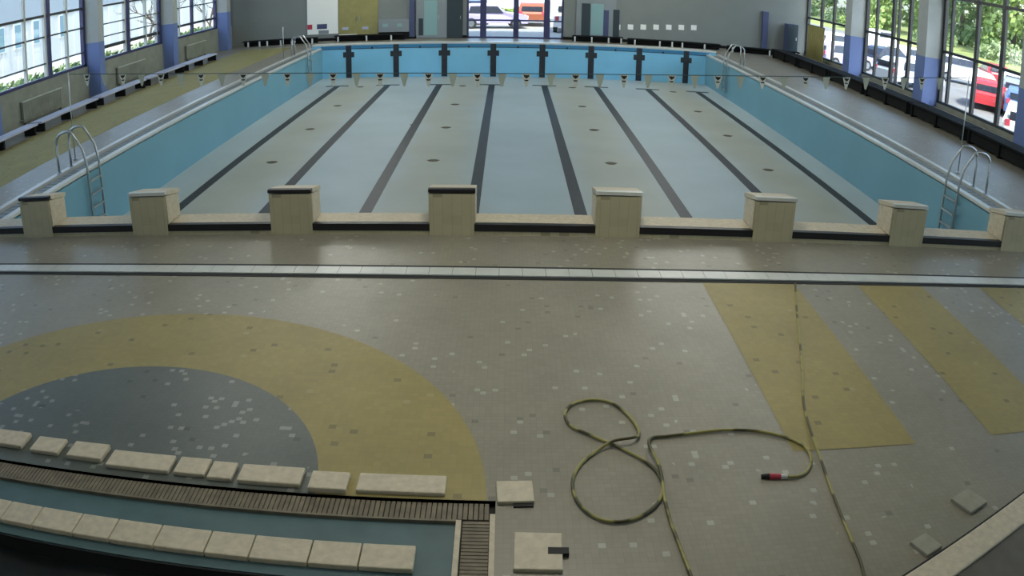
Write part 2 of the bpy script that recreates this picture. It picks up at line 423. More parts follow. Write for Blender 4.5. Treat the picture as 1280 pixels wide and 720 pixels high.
for x, lab in ((-9.35, 'thin steel post holding the pennant rope on the left deck'), (9.45, 'thin steel post holding the pennant rope on the right deck')):
    t = thing('flag_post', lab, 'post', (x, FY, .0), 0, 'posts of the pennant rope')
    MB().tube([(0, 0, .0), (0, 0, rope_z(x) + .04)], .013, 10).build('pole', M['steel'], t, True)
    MB().tube([(0, 0, .0), (0, 0, .03)], .05, 12).build('socket', M['steel'], t)
t = thing('flag_post', 'thin bare steel post beside the far left pool ladder', 'post', (-9.25, 21.6, .0), 0, 'posts of the pennant rope')
MB().tube([(0, 0, .0), (0, 0, 1.32)], .018, 10).build('pole', M['steel'], t, True)
MB().tube([(0, 0, .0), (0, 0, .03)], .05, 12).build('socket', M['steel'], t)

# ------------------------------------------------------------------ trench drain on the near deck
td = thing('trench_drain', 'long white slotted trench drain across the near deck behind the starting blocks', 'drain', (0, 0, 0))
MB().box(-13.4, 13.9, -1.965, -1.575, .0005, .006).build('channel_frame', M['dark'], td)
g = MB()
n = 104
for i in range(n):
    x0 = -13.4 + 27.3 * i / n
    g.box(x0 + .0025, x0 + 27.3 / n - .0025, -1.885, -1.66, .006, .02)
g.build('grating', M['white_tile'], td)

# ------------------------------------------------------------------ wading pool at the near left
wp = thing('wading_pool', 'drained wading pool with teal steps and pale stone edge at the near left', 'wading pool', (0, 0, -.5))
def W(mb, name, m):
    o = mb.build(name, m); o.parent = wp; o.location = (0, 0, .5); return o
mb = MB(); mb.box(WP_X0, WP_X1, YB + .004, WP_Y1, -.56, -.50); W(mb, 'basin', M['teal'])
mb = MB(); mb.box(WP_X0 + .3, -.5, -6.78, -6.17, -.50, -.03); W(mb, 'upper_step', M['teal'])
mb = MB(); mb.box(-.74, -.5, YB + .004, -6.78, -.50, -.03); W(mb, 'side_step', M['teal'])
# stone nosing of the step, slab after slab
mb = MB(); x = -.74
while x > WP_X0 + .4:
    w_ = .30 + random.random() * .14
    mb.box(max(x - w_ + .008, WP_X0 + .3), x, -6.685, -6.455, -.03, .012, bev=.008); x -= w_
W(mb, 'step_nosing', M['cream'])
# brown overflow grating around the basin
mb = MB(); mb.box(WP_X0, WP_X1 - .0, -6.16, WP_Y1, -.12, -.05, 1)
mb.box(-.5 + .03, WP_X1 - .03, YB, -6.16, -.12, -.05, 1)
x = WP_X1 - .04
while x > WP_X0 + .3:
    mb.box(x - .032, x - .004, -6.145, WP_Y1 - .02, -.045, -.012); x -= .035
y = -6.16
while y > YB + .1:
    mb.box(-.46, WP_X1 - .04, y - .032, y - .004, -.045, -.012); y -= .035
W(mb, 'overflow_grating', [M['brown'], M['dark']])
mb = MB(); mb.box(-.505, -.47, YB, -6.17, -.50, .004); mb.box(WP_X1 - .035, WP_X1, YB, -6.1, -.12, .004); W(mb, 'side_edging', M['cream'])
mb = MB(); mb.box(WP_X0 + .3, -.5, -6.175, -6.155, -.2, -.004); W(mb, 'edge_strip', M['brown'])
# black sheet over the deeper part
mb = MB(); nx, ny = 40, 20; vs = []; fs = []
for j in range(ny + 1):
    for i in range(nx + 1):
        vs.append((WP_X0 + .32 + (-.76 - WP_X0 - .32) * i / nx, YB + .02 + (-6.80 - YB - .02) * j / ny, -.16 + .02 * math.sin(i * .9) * math.cos(j * 1.3)))
for j in range(ny):
    for i in range(nx): fs.append((j * (nx + 1) + i, j * (nx + 1) + i + 1, (j + 1) * (nx + 1) + i + 1, (j + 1) * (nx + 1) + i))
mb.add(vs, fs)
mb.box(WP_X0 + .32, -.76, -6.80, -6.785, -.17, -.035)
sh = mb.build('cover_sheet', M['blackrub']); tag(sh, 'black cover sheet lying in the near left wading pool', 'cover sheet')
sd = sh.modifiers.new('thick', 'SOLIDIFY'); sd.thickness = .01
# coping stones of the far edge: separate slabs, some shifted
cop = MB(); x = -.62
slabs = [(-1.22, -.58, 0), (-1.56, -1.26, -.02), (-2.10, -1.60, .02), (-2.62, -2.34, .05), (-2.34, -2.12, .03), (-3.22, -2.64, .05), (-3.62, -3.26, .10), (-4.02, -3.7, .12), (-4.7, -4.1, .14), (-5.3, -4.75, .1), (-5.9, -5.35, .06), (-6.5, -5.95, .02)]
for a, b, d in slabs:
    cop.box(a + .012, b - .012, -5.92 + d, -5.71 + d, .0, .035 + random.random() * .015, bev=.01)
tag(cop.build('coping_stones', M['cream']), 'broken row of pale coping stones along the wading pool edge', 'coping stones')
for (x, y, w_, d_, rz, lab) in ((-.12, -5.87, .25, .24, .05, 'pale loose paver at the right end of the wading pool coping'),
                               (.02, -6.5, .30, .36, -.03, 'pale square paver with a dark notch at the bottom middle of the deck'),
                               (3.26, -6.27, .24, .22, .44, 'pale paver lying before the angled kerb at the near right'),
                               (2.66, -6.69, .18, .18, .44, 'pale paver at the bottom edge beside the angled kerb')):
    t = thing('paver', lab, 'paver', (x, y, 0), rz, 'pale loose pavers on the near deck')
    MB().box(-w_ / 2, w_ / 2, -d_ / 2, d_ / 2, .0, .03, bev=.006).build('slab', M['cream'] if x < 1 else M['grate_pale'], t)
    if x < 1:
        MB().box(w_ / 2 - .09 if x > 0 else -.02, w_ / 2 - .01 + (.05 if x > 0 else 0), -.03 if x > 0 else -d_ / 2 - .035, .03 if x > 0 else -d_ / 2, .0, .034 if x > 0 else .012).build('notch', M['dark'], t)  # left paver's dark strip is painted shadow, the other paver's a notch
# angled kerb at the near right
t = thing('kerb', 'pale angled kerb with a dark joint at the near right corner', 'kerb', (3.2, -6.70, 0), math.atan2(.53, 1.12))
MB().box(-1.6, 1.9, -.13, .10, 0, .05, bev=.012).build('kerb_stone', M['cream'], t)
MB().box(-1.6, 1.9, .10, .135, 0, .008).build('joint', M['dark'], t)
MB().box(-1.6, 1.9, -1.2, -.13, 0, .03).build('paving', M['kerb_paving'], t)

# ------------------------------------------------------------------ hoses
def smooth_path(pts, n=10):
    out = []
    for i in range(len(pts) - 1):
        p0 = pts[max(i - 1, 0)]; p1 = pts[i]; p2 = pts[i + 1]; p3 = pts[min(i + 2, len(pts) - 1)]
        for k in range(n):
            t = k / n
            out.append(tuple(.5 * (2 * p1[j] + (p2[j] - p0[j]) * t + (2 * p0[j] - 5 * p1[j] + 4 * p2[j] - p3[j]) * t * t + (3 * p1[j] - p0[j] - 3 * p2[j] + p3[j]) * t ** 3) for j in range(len(p1))))
    out.append(tuple(pts[-1])); return out
HOSE_A = [(0.95, -6.86, 0.016), (0.92, -6.47, 0.016), (0.9, -6.2, 0.016), (0.9, -5.95, 0.016), (0.91, -5.72, 0.016), (0.85, -5.53, 0.016), (0.72, -5.37, 0.016), (0.59, -5.25, 0.016), (0.44, -5.12, 0.016), (0.32, -5.01, 0.016), (0.28, -4.84, 0.016), (0.34, -4.68, 0.016), (0.5, -4.6, 0.016), (0.66, -4.64, 0.016), (0.77, -4.81, 0.016), (0.83, -5.01, 0.016), (0.83, -5.14, 0.016), (0.77, -5.22, 0.046), (0.61, -5.27, 0.046), (0.48, -5.36, 0.016), (0.35, -5.53, 0.016), (0.28, -5.74, 0.016), (0.3, -5.97, 0.016), (0.4, -6.14, 0.016), (0.54, -6.2, 0.016), (0.7, -6.15, 0.016), (0.84, -6.01, 0.016), (0.91, -5.81, 0.016), (0.91, -5.56, 0.046), (0.88, -5.32, 0.046), (0.93, -5.18, 0.016), (1.06, -5.16, 0.016), (1.29, -5.12, 0.016), (1.52, -5.09, 0.016), (1.79, -5.12, 0.016), (2.0, -5.22, 0.016), (2.12, -5.36, 0.016), (2.13, -5.53, 0.016), (2.05, -5.69, 0.016), (1.95, -5.76, 0.016), (1.86, -5.76, 0.016)]
HOSE_B = [(2.06, -7.01, 0.016), (2.1, -6.78, 0.016), (2.12, -6.46, 0.016), (2.14, -6.14, 0.016), (2.18, -5.76, 0.016), (2.2, -5.46, 0.046), (2.24, -5.14, 0.046), (2.34, -4.69, 0.016), (2.52, -4.12, 0.016), (2.74, -3.36, 0.016), (2.98, -2.55, 0.016), (3.16, -1.99, 0.016)]
h1 = thing('hose', 'yellow hose looped in a figure of eight with a red nozzle on the deck', 'hose', (0, 0, 0), 0, 'yellow hoses on the deck')
path = smooth_path(HOSE_A)
MB().tube([(p[0], p[1], p[2]) for p in path], .0125, 8).build('tube', M['hose'], h1, True)
e = Vector(path[-1]); d = (e - Vector(path[-6])).normalized()
MB().tube([e, e + d * .05], .02, 10).build('coupling', M['white'], h1)
MB().tube([e + d * .05, e + d * .14], [.022, .026], 10).build('nozzle', M['red'], h1)
MB().tube([e + d * .14, e + d * .20], [.026, .018], 10).build('nozzle_tip', M['black'], h1)
h2 = MB(); h2.tube(smooth_path(HOSE_B), .0115, 8)
tag(h2.build('hose', M['hose'], None, True), 'yellow hose running straight up the deck across the mustard floor band', 'hose', 'yellow hoses on the deck')

# ------------------------------------------------------------------ walls
COLS_L = [(-6.1, .45), (.75, .45), (7.3, .4), (13.89, .4), (20.45, .5), (27.2, .55)]    # near edge, depth of left columns
COLS_R = [(-5.5, .75), (1.3, .75), (8.2, .75), (15.05, .75), (21.95, .7)]
wl = MB(); wl.box(WL - .25, WL, YB, YF, 0, 1.12)
wl.box(WL - .25, WL, YB, YF, 5.4, H); struct(wl.build('wall_left', M['wall_low']))
wr = MB(); wr.box(WR, WR + .25, YB, YF, 0, .16); wr.box(WR, WR + .25, YB, YF, 5.4, H); struct(wr.build('wall_right', M['wall_low']))
wb = MB(); wb.box(WL - .25, WR + .25, YB - .25, YB - .004, 0, H); struct(wb.build('wall_back', M['wall_grey']))
# far wall with an opening for the glazed lobby screen
SX0, SX1, SZ = -2.25, 2.42, 2.35
wf = MB(); wf.box(WL - .25, SX0, YF, YF + .25, 0, H); wf.box(SX1, WR + .25, YF, YF + .25, 0, H); wf.box(SX0, SX1, YF, YF + .25, SZ, H)
struct(wf.build('wall_far', M['wall_grey']))
struct(MB().box(WL - 1.6, WR + 1.6, YB - .25, YF + .25, H, H + .25).build('ceiling', M['ceiling']))  # overhang past the side walls is added to block the sun
bb = MB(); bb.box(-12.9, SX0, YF - .03, YF, 0, .14); struct(bb.build('baseboard_far', M['bench_dark']))
bb = MB(); bb.box(SX1, 14.0, YF - .03, YF, 0, .14); struct(bb.build('baseboard_right', M['bench_dark']))

def column(side, y0, dep, split, lab):
    x0, x1 = (WL - .16, -13.7) if side < 0 else (14.2, WR + .12)
    t = thing('column', lab, 'column', ((x0 + x1) / 2, y0 + dep / 2, 0), 0, 'two tone columns of the left window wall' if side < 0 else 'two tone columns of the right window wall')
    hx = (x1 - x0) / 2
    MB().box(-hx, hx, -dep / 2, dep / 2, 0, split).build('blue_base', M['col_low'], t)
    MB().box(-hx + .004, hx - .004, -dep / 2 + .004, dep / 2 - .004, split, H).build('shaft', M['col_up'], t)
    t['kind'] = 'structure'
    return t
ln = ['behind the camera side', 'at the near starting blocks', 'nearest in view at the left frame edge', 'second in view', 'third in view', 'farthest']
for i, (y0, dep) in enumerate(COLS_L): column(-1, y0, dep, 1.9, 'grey column with blue base on the left window wall, ' + ln[i])
ln = ['behind the camera side', 'beside the near pool end', 'at the right frame edge', 'nearest in view, before the trees', 'farthest']
for i, (y0, dep) in enumerate(COLS_R): column(1, y0, dep, 1.74, 'grey column with blue base on the right window wall, ' + ln[i])

wn = [0]
def window(side, y0, y1, z0, z1, mulls, trans, thick):
    wn[0] += 1
    x = WL - .12 if side < 0 else WR + .1
    t = bpy.data.objects.new('window_%d' % wn[0], None); COL.objects.link(t); t.location = (x, (y0 + y1) / 2, z0); t['kind'] = 'structure'
    def B(name, a, b, c, d, e_, f, m):
        MB().box(a - x, b - x, c - t.location.y, d - t.location.y, e_ - z0, f - z0).build(name, m, t)
    fm = M['frame_blue'] if side < 0 else M['frame_dark']
    f = MB(); yy = t.location.y
    for (c, d, e_, g_) in ((y0, y0 + .14, z0, z1), (y1 - .14, y1, z0, z1), (y0, y1, z0, z0 + .09), (y0, y1, z1 - .09, z1)):
        f.box(-.07, .07, c - yy, d - yy, e_ - z0, g_ - z0)
    f.build('window_frame', fm, t)
    for y, w_, m_ in mulls: B('mullion', x - .06, x + .05, y - w_ / 2, y + w_ / 2, z0 + .09, z1 - .09, M[m_])
    for z, h_ in trans: B('transom', x - .045, x + .04, y0 + .14, y1 - .14, z - h_ / 2, z + h_ / 2, fm if side > 0 else M['frame_dark'])
    B('pane', x - .012, x - .004, y0 + .1, y1 - .1, z0 + .05, z1 - .05, M['glass'])
    return t
def bays(cols):
    ys = [YB] + [v for c in cols for v in (c[0], c[0] + c[1])] + [YF]
    return [(ys[i], ys[i + 1]) for i in range(0, len(ys), 2)]
for (a, b) in bays(COLS_L):
    if b - a < .8: continue
    if 7 < a < 8: ms = [(10.05, .09, 'frame_white'), (11.27, .09, 'frame_white'), (11.52, .15, 'frame_blue'), (12.68, .1, 'frame_white')]; tr = [(1.62, .04), (2.46, .05), (3.13, .08)]
    elif 14 < a < 15: ms = [(17.12, .1, 'frame_white'), (17.42, .2, 'frame_blue'), (19.0, .1, 'frame_white'), (20.05, .07, 'frame_white')]; tr = [(1.60, .12), (1.98, .04), (2.43, .04), (3.1, .07)]
    else:
        L_ = b - a; ms = [(a + L_ * .25, .08, 'frame_white'), (a + L_ * .5, .18, 'frame_blue'), (a + L_ * .75, .08, 'frame_white')]; tr = [(1.66, .1), (2.46, .05), (3.1, .07)]
    window(-1, a, b, 1.12, 5.4, ms, tr, .07)
for (a, b) in bays(COLS_R):
    if b - a < .8: continue
    if 8 < a < 10: ms = [(14.45, .12, 'frame_dark'), (12.69, .17, 'frame_dark'), (11.04, .2, 'frame_dark')]
    elif 15 < a < 16: ms = [(17.75, .2, 'frame_dark'), (19.25, .2, 'frame_dark'), (18.75, .08, 'frame_dark'), (20.85, .12, 'frame_dark')]
    elif a > 21: ms = [(24.1, .16, 'frame_dark'), (25.7, .16, 'frame_dark'), (27.3, .2, 'frame_dark')]
    else:
        L_ = b - a; ms = [(a + L_ * q, .18, 'frame_dark') for q in (.25, .5, .75)]
    window(1, a, b, .16, 5.4, ms, [(2.05, .1), (4.03, .1)], .09)

# glazed screen in the far wall
wn[0] += 1
t = bpy.data.objects.new('window_%d' % wn[0], None); COL.objects.link(t); t.location = ((SX0 + SX1) / 2, YF + .1, 0); t['kind'] = 'structure'
xc = t.location.x
f = MB()
for (a, b, c, d) in ((SX0, SX0 + .1, 0, SZ), (SX1 - .1, SX1, 0, SZ), (SX0, SX1, SZ - .12, SZ), (SX0, SX1, 0, .08)): f.box(a - xc, b - xc, -.06, .06, c, d)
f.build('window_frame', M['frame_blue'], t)
for x, w_ in ((-1.45, .3), (1.62, .3), (.13, .26)): MB().box(x - w_ / 2 - xc, x + w_ / 2 - xc, -.06, .06, .08, SZ - .12).build('mullion', M['frame_blue'], t)
MB().box(SX0 + .1 - xc, SX1 - .1 - xc, -.045, .045, .85, .93).build('transom', M['frame_blue'], t)
MB().box(SX0 + .08 - xc, SX1 - .08 - xc, -.006, .006, .06, SZ - .1).build('pane', M['glass'], t)

# ------------------------------------------------------------------ things on the far wall
def wall_y(d): return YF - d
# notice board: white panel with red and navy bands
t = thing('notice_board', 'large white board with a red and navy printed strip on the far wall', 'notice board', (-9.35, YF - .001, .35))
MB().box(-.80, .78, -.05, 0, 0, 2.0, bev=.01).build('board', M['paper'], t)
MB().box(-.79, -.54, -.056, -.05, .27, .52).build('red_patch', M['red'], t)
MB().box(-.30, .22, -.056, -.05, .27, .52).build('navy_patch', M['navy'], t)
MB().box(-.22, .30, -.056, -.05, .02, .2).build('grey_patch', M['bld_grey'], t)
t = thing('door', 'tall mustard panelled double door in the far wall beside the white board', 'door', (-7.55, YF - .0, 0))
MB().box(-.98, .98, -.06, 0, .04, 2.5).build('leaf', M['olive'], t)
for s in (-1, 1):
    MB().box(s * .5 - .36, s * .5 + .36, -.068, -.06, .95, 2.3).build('door_panel', M['olive'], t)
    MB().box(s * .5 - .3, s * .5 + .0, -.072, -.06, .52, .66).build('vent', M['lavender'], t)
    MB().tube([(s * .08, -.11, .95), (s * .08, -.11, 1.2)], .014, 8).build('handle', M['steel'], t)
MB().box(-.98, -.05, -.065, -.058, .05, .3).build('kick_plate', M['paper'], t)
t = thing('cabinet', 'low grey cabinet standing against the far wall right of the mustard door', 'cabinet', (-5.75, YF - .16, 0))
MB().box(-.76, .74, -.14, .14, .36, 1.0, bev=.01).build('body', M['bld_grey'], t)
MB().box(-.76, .74, -.12, .14, .0, .34).build('plinth', M['bench_dark'], t)
for x in (-.42, .28): MB().box(x - .12, x + .12, -.15, -.14, .62, .78).build('label_plate', M['tealglass'], t)
for x, w_, z1, lab in ((-4.88, .26, 2.3, 'dark post on the far wall between the grey cabinet and the teal door'),
                       (12.55, .3, 2.1, 'dark post near the right end of the far wall')):
    t = thing('wall_post', lab, 'post', (x, YF - .1, 0), 0, 'dark posts on the far wall')
    MB().box(-w_ / 2, w_ / 2, -.1, .1, .1, z1).build('shaft', M['navy'], t); MB().box(-w_ / 2 - .05, w_ / 2 + .05, -.12, .1, 0, .1).build('foot', M['bench_dark'], t)
t = thing('door', 'pale teal glazed door in the far wall left of the bright lobby window', 'door', (-3.95, YF, 0))
MB().box(-.75, .75, -.06, 0, .02, 2.2).build('door_frame', M['bld_grey'], t)
MB().box(-.35, .28, -.075, -.06, .15, 1.9).build('glazing', M['tealglass'], t)
MB().box(-.62, -.4, -.075, -.06, .15, 1.0).build('side_light', M['doordark'], t)
MB().tube([(.36, -.1, .95), (.36, -.1, 1.15)], .014, 8).build('handle', M['steel'], t)
t = thing('door', 'dark door in the far wall directly left of the bright lobby window', 'door', (-2.82, YF - .01, 0))
MB().box(-.38, .38, -.07, 0, .02, 2.05).build('leaf', M['doordark'], t); MB().tube([(.28, -.1, .95), (.28, -.1, 1.12)], .014, 8).build('handle', M['steel'], t)
t = thing('door', 'glazed teal door with dark posts right of the bright lobby window', 'door', (4.0, YF, 0))
MB().box(-.98, .95, -.06, 0, .02, 2.1).build('door_frame', M['bld_grey'], t)
MB().box(-.72, -.30, -.075, -.06, .1, 1.85).build('dark_panel', M['doordark'], t)
MB().box(-.26, .34, -.075, -.06, .3, 1.85).build('glazing', M['tealglass'], t)
MB().box(.34, .6, -.08, -.06, .1, 1.55).build('dark_panel', M['navy'], t)
MB().box(.82, 1.12, -.09, -.0, .1, 1.6).build('jamb_post', M['doordark'], t)
nt_ = MB(); nt_.box(-.14, .14, -.015, 0, 0, .26, bev=.004); base = nt_.build('wall_notice', M['paper'])
for i in range(7):
    o = base if i == 0 else base.copy()
    if i: COL.objects.link(o)
    x = 5.05 + i * .635
    o.location = (x, YF, .60 + i * .035)
    q = 'first' if i == 0 else ORD[i]
    tag(o, 'small white square notice on the far wall, %s from the left in its row' % q, 'notice', 'row of white notices on the far wall')
# low rails in front of the far wall
def rail_bench(x0, x1, y, posts, lab):
    t = thing('bench', lab, 'bench', ((x0 + x1) / 2, y, 0), 0, 'low dark benches along the far wall')
    c = (x0 + x1) / 2
    MB().box(x0 - c, x1 - c, -.2, .2, .24, .30, bev=.01).build('seat', M['bench_dark'], t)
    MB().box(x0 - c, x1 - c, .05, .09, .05, .2).build('back_rail', M['bench_dark'], t)
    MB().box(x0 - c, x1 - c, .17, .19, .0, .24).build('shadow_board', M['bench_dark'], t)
    for p in posts: MB().box(p - c - .035, p - c + .035, -.21, -.15, 0, .26).build('leg', M['white'], t)
rail_bench(-13.2, -9.4, 28.2, [-12.9, -12.3, -11.9, -11.2, -10.6, -9.6], 'low dark bench with white legs by the far wall, left of the pool')
rail_bench(-8.6, -5.2, 28.6, [-8.4, -7.0, -5.8], 'low dark bench with white legs before the mustard far door')
rail_bench(2.8, 5.2, 28.4, [2.9, 3.7, 4.5, 5.1], 'short low dark bench right of the bright lobby window')
rail_bench(5.4, 9.9, 28.0, [5.7, 6.9, 7.5, 8.0, 9.1], 'long low dark bench with white legs under the row of notices')
rail_bench(10.2, 13.9, 27.6, [10.4, 12.3, 13.7], 'low dark bench at the right end of the far wall')
# mustard curtain panel on the right wall's far end
t = thing('curtain', 'mustard curtain hanging at the far end of the right window wall', 'curtain', (14.35, 26.6, 0))
cv = MB(); n = 40; vs = []; fs = []
for i in range(n + 1):
    y = -1.1 + 2.2 * i / n; dx = .05 * math.sin(i * 1.3)
    for z in (.1, 1.75): vs.append((dx, y, z)); vs.append((dx + .02, y, z))
for i in range(n):
    a = 4 * i
    fs += [(a, a + 4, a + 6, a + 2), (a + 1, a + 3, a + 7, a + 5), (a, a + 1, a + 5, a + 4), (a + 2, a + 6, a + 7, a + 3)]
cv.add(vs, fs); cv.build('fabric', M['olive'], t, True)
MB().tube([(0, -1.15, 1.76), (0, 1.15, 1.76)], .02, 8).build('rail', M['frame_dark'], t)
t = thing('locker', 'tall dark blue locker at the right end of the far wall', 'locker', (13.9, 28.9, 0))
MB().box(-.3, .3, -.25, .25, .05, 1.62, bev=.01).build('body', M['navy'], t); MB().box(-.28, .28, -.26, -.25, .08, 1.6).build('door', M['doordark'], t)
MB().box(.18, .22, -.285, -.26, .8, .95).build('handle', M['steel'], t)

# ------------------------------------------------------------------ benches along the windows
def long_bench(x, y, L_, h, m, lab, group, wd=.42):
    t = thing('bench', lab, 'bench', (x, y, 0), 0, group)
    MB().box(-wd / 2, wd / 2, -L_ / 2, L_ / 2, h - .06, h, bev=.01).build('seat', m, t)
    if wd > .5: MB().box(-wd / 2 + .08, wd / 2 - .08, -L_ / 2 + .1, L_ / 2 - .1, .06, h - .06).build('seat_box', M['bench_dark'], t)
    for yy in (-L_ / 2 + .15, 0, L_ / 2 - .15): MB().box(-wd / 2 + .02, wd / 2 - .02, yy - .04, yy + .04, 0, h - .06).build('leg', M['bench_dark'], t)
for i, y in enumerate((2.6, 6.3, 10.0, 13.7, 17.4, 21.1)):
    long_bench(-12.85, y, 3.5, .30, M['lavender'], 'pale bench on dark legs by the left windows, %s from the camera' % ORD[i], 'pale benches along the left windows')
for i, y in enumerate((3.2, 6.8, 10.4, 14.0, 17.6, 21.2, 24.8)):  # backlit shade of these benches is put into their dark colour
    long_bench(12.45, y, 3.5, .43, M['bench_dark'], 'bench by the right windows, darkened as if backlit, %s from the camera' % ORD[i], 'benches along the right windows, darkened as if backlit', .7)
# radiators under the left windows
def radiator(y, lab):
    t = thing('radiator', lab, 'radiator', (WL + .08, y, .12), 0, 'radiators under the left windows')
    f = MB()
    for i in range(24): f.box(-.05, .05, -1.2 + i * .1, -1.2 + i * .1 + .075, 0, .6, bev=.01)
    f.build('fins', M['wall_low'], t); MB().box(-.06, .06, -1.22, 1.2, .6, .63).build('top_grille', M['frame_white'], t)
    MB().tube([(0, -1.3, .08), (0, -1.2, .08)], .02, 8).build('valve', M['steel'], t)
    for yy in (-1.1, 1.1): MB().box(-.02, .02, yy - .03, yy + .03, -.12, 0).build('foot', M['frame_dark'], t)
for y, lab in ((10.6, 'radiator under the nearest left window in view'), (17.2, 'radiator under the second left window in view'), (24.0, 'radiator under the farthest left window')): radiator(y, lab)

# ------------------------------------------------------------------ outdoors
GZ = -.8
struct(MB().box(WR + .25, 44, -40, 140, GZ - .2, GZ).build('ground_parking', M['asphalt']), 'sunlit asphalt car park outside the right windows')
gs = MB(); gs.add([(40, -40, GZ), (52, -40, -.2), (52, 150, -.2), (40, 150, GZ)], [(0, 1, 2, 3)]); gs.add([(52, -40, -.2), (110, -40, .6), (110, 150, .6), (52, 150, -.2)], [(0, 1, 2, 3)])
struct(gs.build('ground_lawn', M['grass']), 'sunlit grass bank behind the car park')
struct(MB().box(-70, WL - .25, -40, 140, -.5, -.3).build('ground_yard', M['path']), 'pale paved yard outside the left windows')
struct(MB().box(-14.25, 15.1, YF + .25, 140, -.4, -.06).build('ground_court', M['path']), 'pale paved court outside the far window')

def tree(x, y, z, h, r, m, lab, seed):
    rnd = random.Random(seed)
    t = thing('tree', lab, 'tree', (x, y, z), 0, 'trees behind the car park')
    tr = MB(); tr.tube([(0, 0, 0), (.1, 0, h * .2), (.0, .1, h * .45), (.2, 0, h * .8)], [.38, .3, .22, .06], 8)
    for k in range(5):
        a = k * 1.26 + rnd.random(); zz = h * (.3 + .09 * k)
        tr.tube([(0, 0, zz), (math.cos(a) * r * .4, math.sin(a) * r * .4, zz + h * .12), (math.cos(a) * r * .75, math.sin(a) * r * .75, zz + h * .2)], [.16, .1, .03], 6)
    tr.build('trunk', M['bark'], t, True)
    cr = MB()
    blobs = []
    for k in range(58):
        u = rnd.random(); a = rnd.random() * 2 * PI
        zz = h * (.03 + .94 * u); rr = r * math.sqrt(max(.05, 1 - ((u - .42) / .62) ** 2)) * (.35 + .65 * rnd.random())
        blobs.append((math.cos(a) * rr, math.sin(a) * rr, zz, .9 + 1.0 * rnd.random()))
    for (bx, by, bz, br) in blobs:
        for k in range(80):
            v = Vector((rnd.gauss(0, 1), rnd.gauss(0, 1), rnd.gauss(0, 1))).normalized() * br * (.55 + .5 * rnd.random())
            c = Vector((bx, by, bz)) + v
            n_ = (v.normalized() + Vector((rnd.gauss(0, .5), rnd.gauss(0, .5), rnd.gauss(0, .5)))).normalized()
            u_ = n_.orthogonal().normalized(); w_ = n_.cross(u_); s_ = .24 + .3 * rnd.random()
            cr.add([c - u_ * s_, c - w_ * s_ * .6, c + u_ * s_, c + w_ * s_ * .6], [(0, 1, 2, 3)])
    cr.build('foliage', m, t)
    return t
tspec = [(50, 124, 15, 6.5, 'leaf3', 'pale green tree at the far end of the tree row outside'),
         (54, 108, 16, 6.8, 'leaf2', 'dark green tree left of the middle of the tree row outside'),
         (53, 94, 17, 6.8, 'leaf1', 'bright green tree in the window left of the nearer right column'),
         (57, 81, 16, 6.2, 'leaf2', 'deep green tree hidden partly behind the nearer right column'),
         (56, 67, 17, 6.2, 'leaf1', 'bright green tree right of the nearer right column'),
         (60, 55, 16, 6.5, 'leaf2', 'deep green tree in the rightmost window, second from the frame edge'),
         (59, 42, 17, 6.8, 'leaf1', 'tall bright green tree in the rightmost window by the frame edge'),
         (72, 116, 19, 8, 'leaf2', 'dark tree in the back row at its far end'),
         (73, 99, 19, 8, 'leaf3', 'pale tree in the back row behind the bright green one'),
         (74, 82, 19, 8, 'leaf2', 'dark tree in the middle of the back row'),
         (75, 65, 19, 8, 'leaf3', 'pale tree in the back row, second from the frame edge'),
         (77, 48, 19, 8, 'leaf2', 'dark tree in the back row at the frame edge')]
for i, (x, y, h, r, m, lab) in enumerate(tspec): tree(x, y, -.2, h, r, M[m], lab, 20 + i)
# low shrubs filling below the crowns
def shrub(x, y, z, r, m, lab, seed):
    rnd = random.Random(seed); t = thing('shrub', lab, 'shrub', (x, y, z), 0, 'shrubs at the foot of the trees')
    f = MB()
    for k in range(900):
        v = Vector((rnd.gauss(0, 1), rnd.gauss(0, 1), abs(rnd.gauss(0, 1)))).normalized(); v = Vector((v.x * r, v.y * r * 1.2, v.z * r * .8)) * (.6 + .4 * rnd.random())
        n_ = Vector((rnd.gauss(0, 1), rnd.gauss(0, 1), rnd.gauss(0, 1))).normalized(); u_ = n_.orthogonal().normalized(); w_ = n_.cross(u_); s_ = .14 + .16 * rnd.random()
        f.add([v - u_ * s_, v - w_ * s_ * .6, v + u_ * s_, v + w_ * s_ * .6], [(0, 1, 2, 3)])
    f.build('foliage', m, t); MB().tube([(0, 0, 0), (0, 0, r * .7)], .08, 6).build('stem', M['bark'], t)
for i, (x, y) in enumerate(((47, 116), (48, 102), (45.0, 88.0), (49.5, 75), (51, 61.5), (52, 48.5))):
    shrub(x, y, -.25, 2.9, M[('leaf2', 'leaf3', 'leaf1')[i % 3]], 'leafy shrub at the foot of the tree row, %s from its far end' % ORD[i], 60 + i)

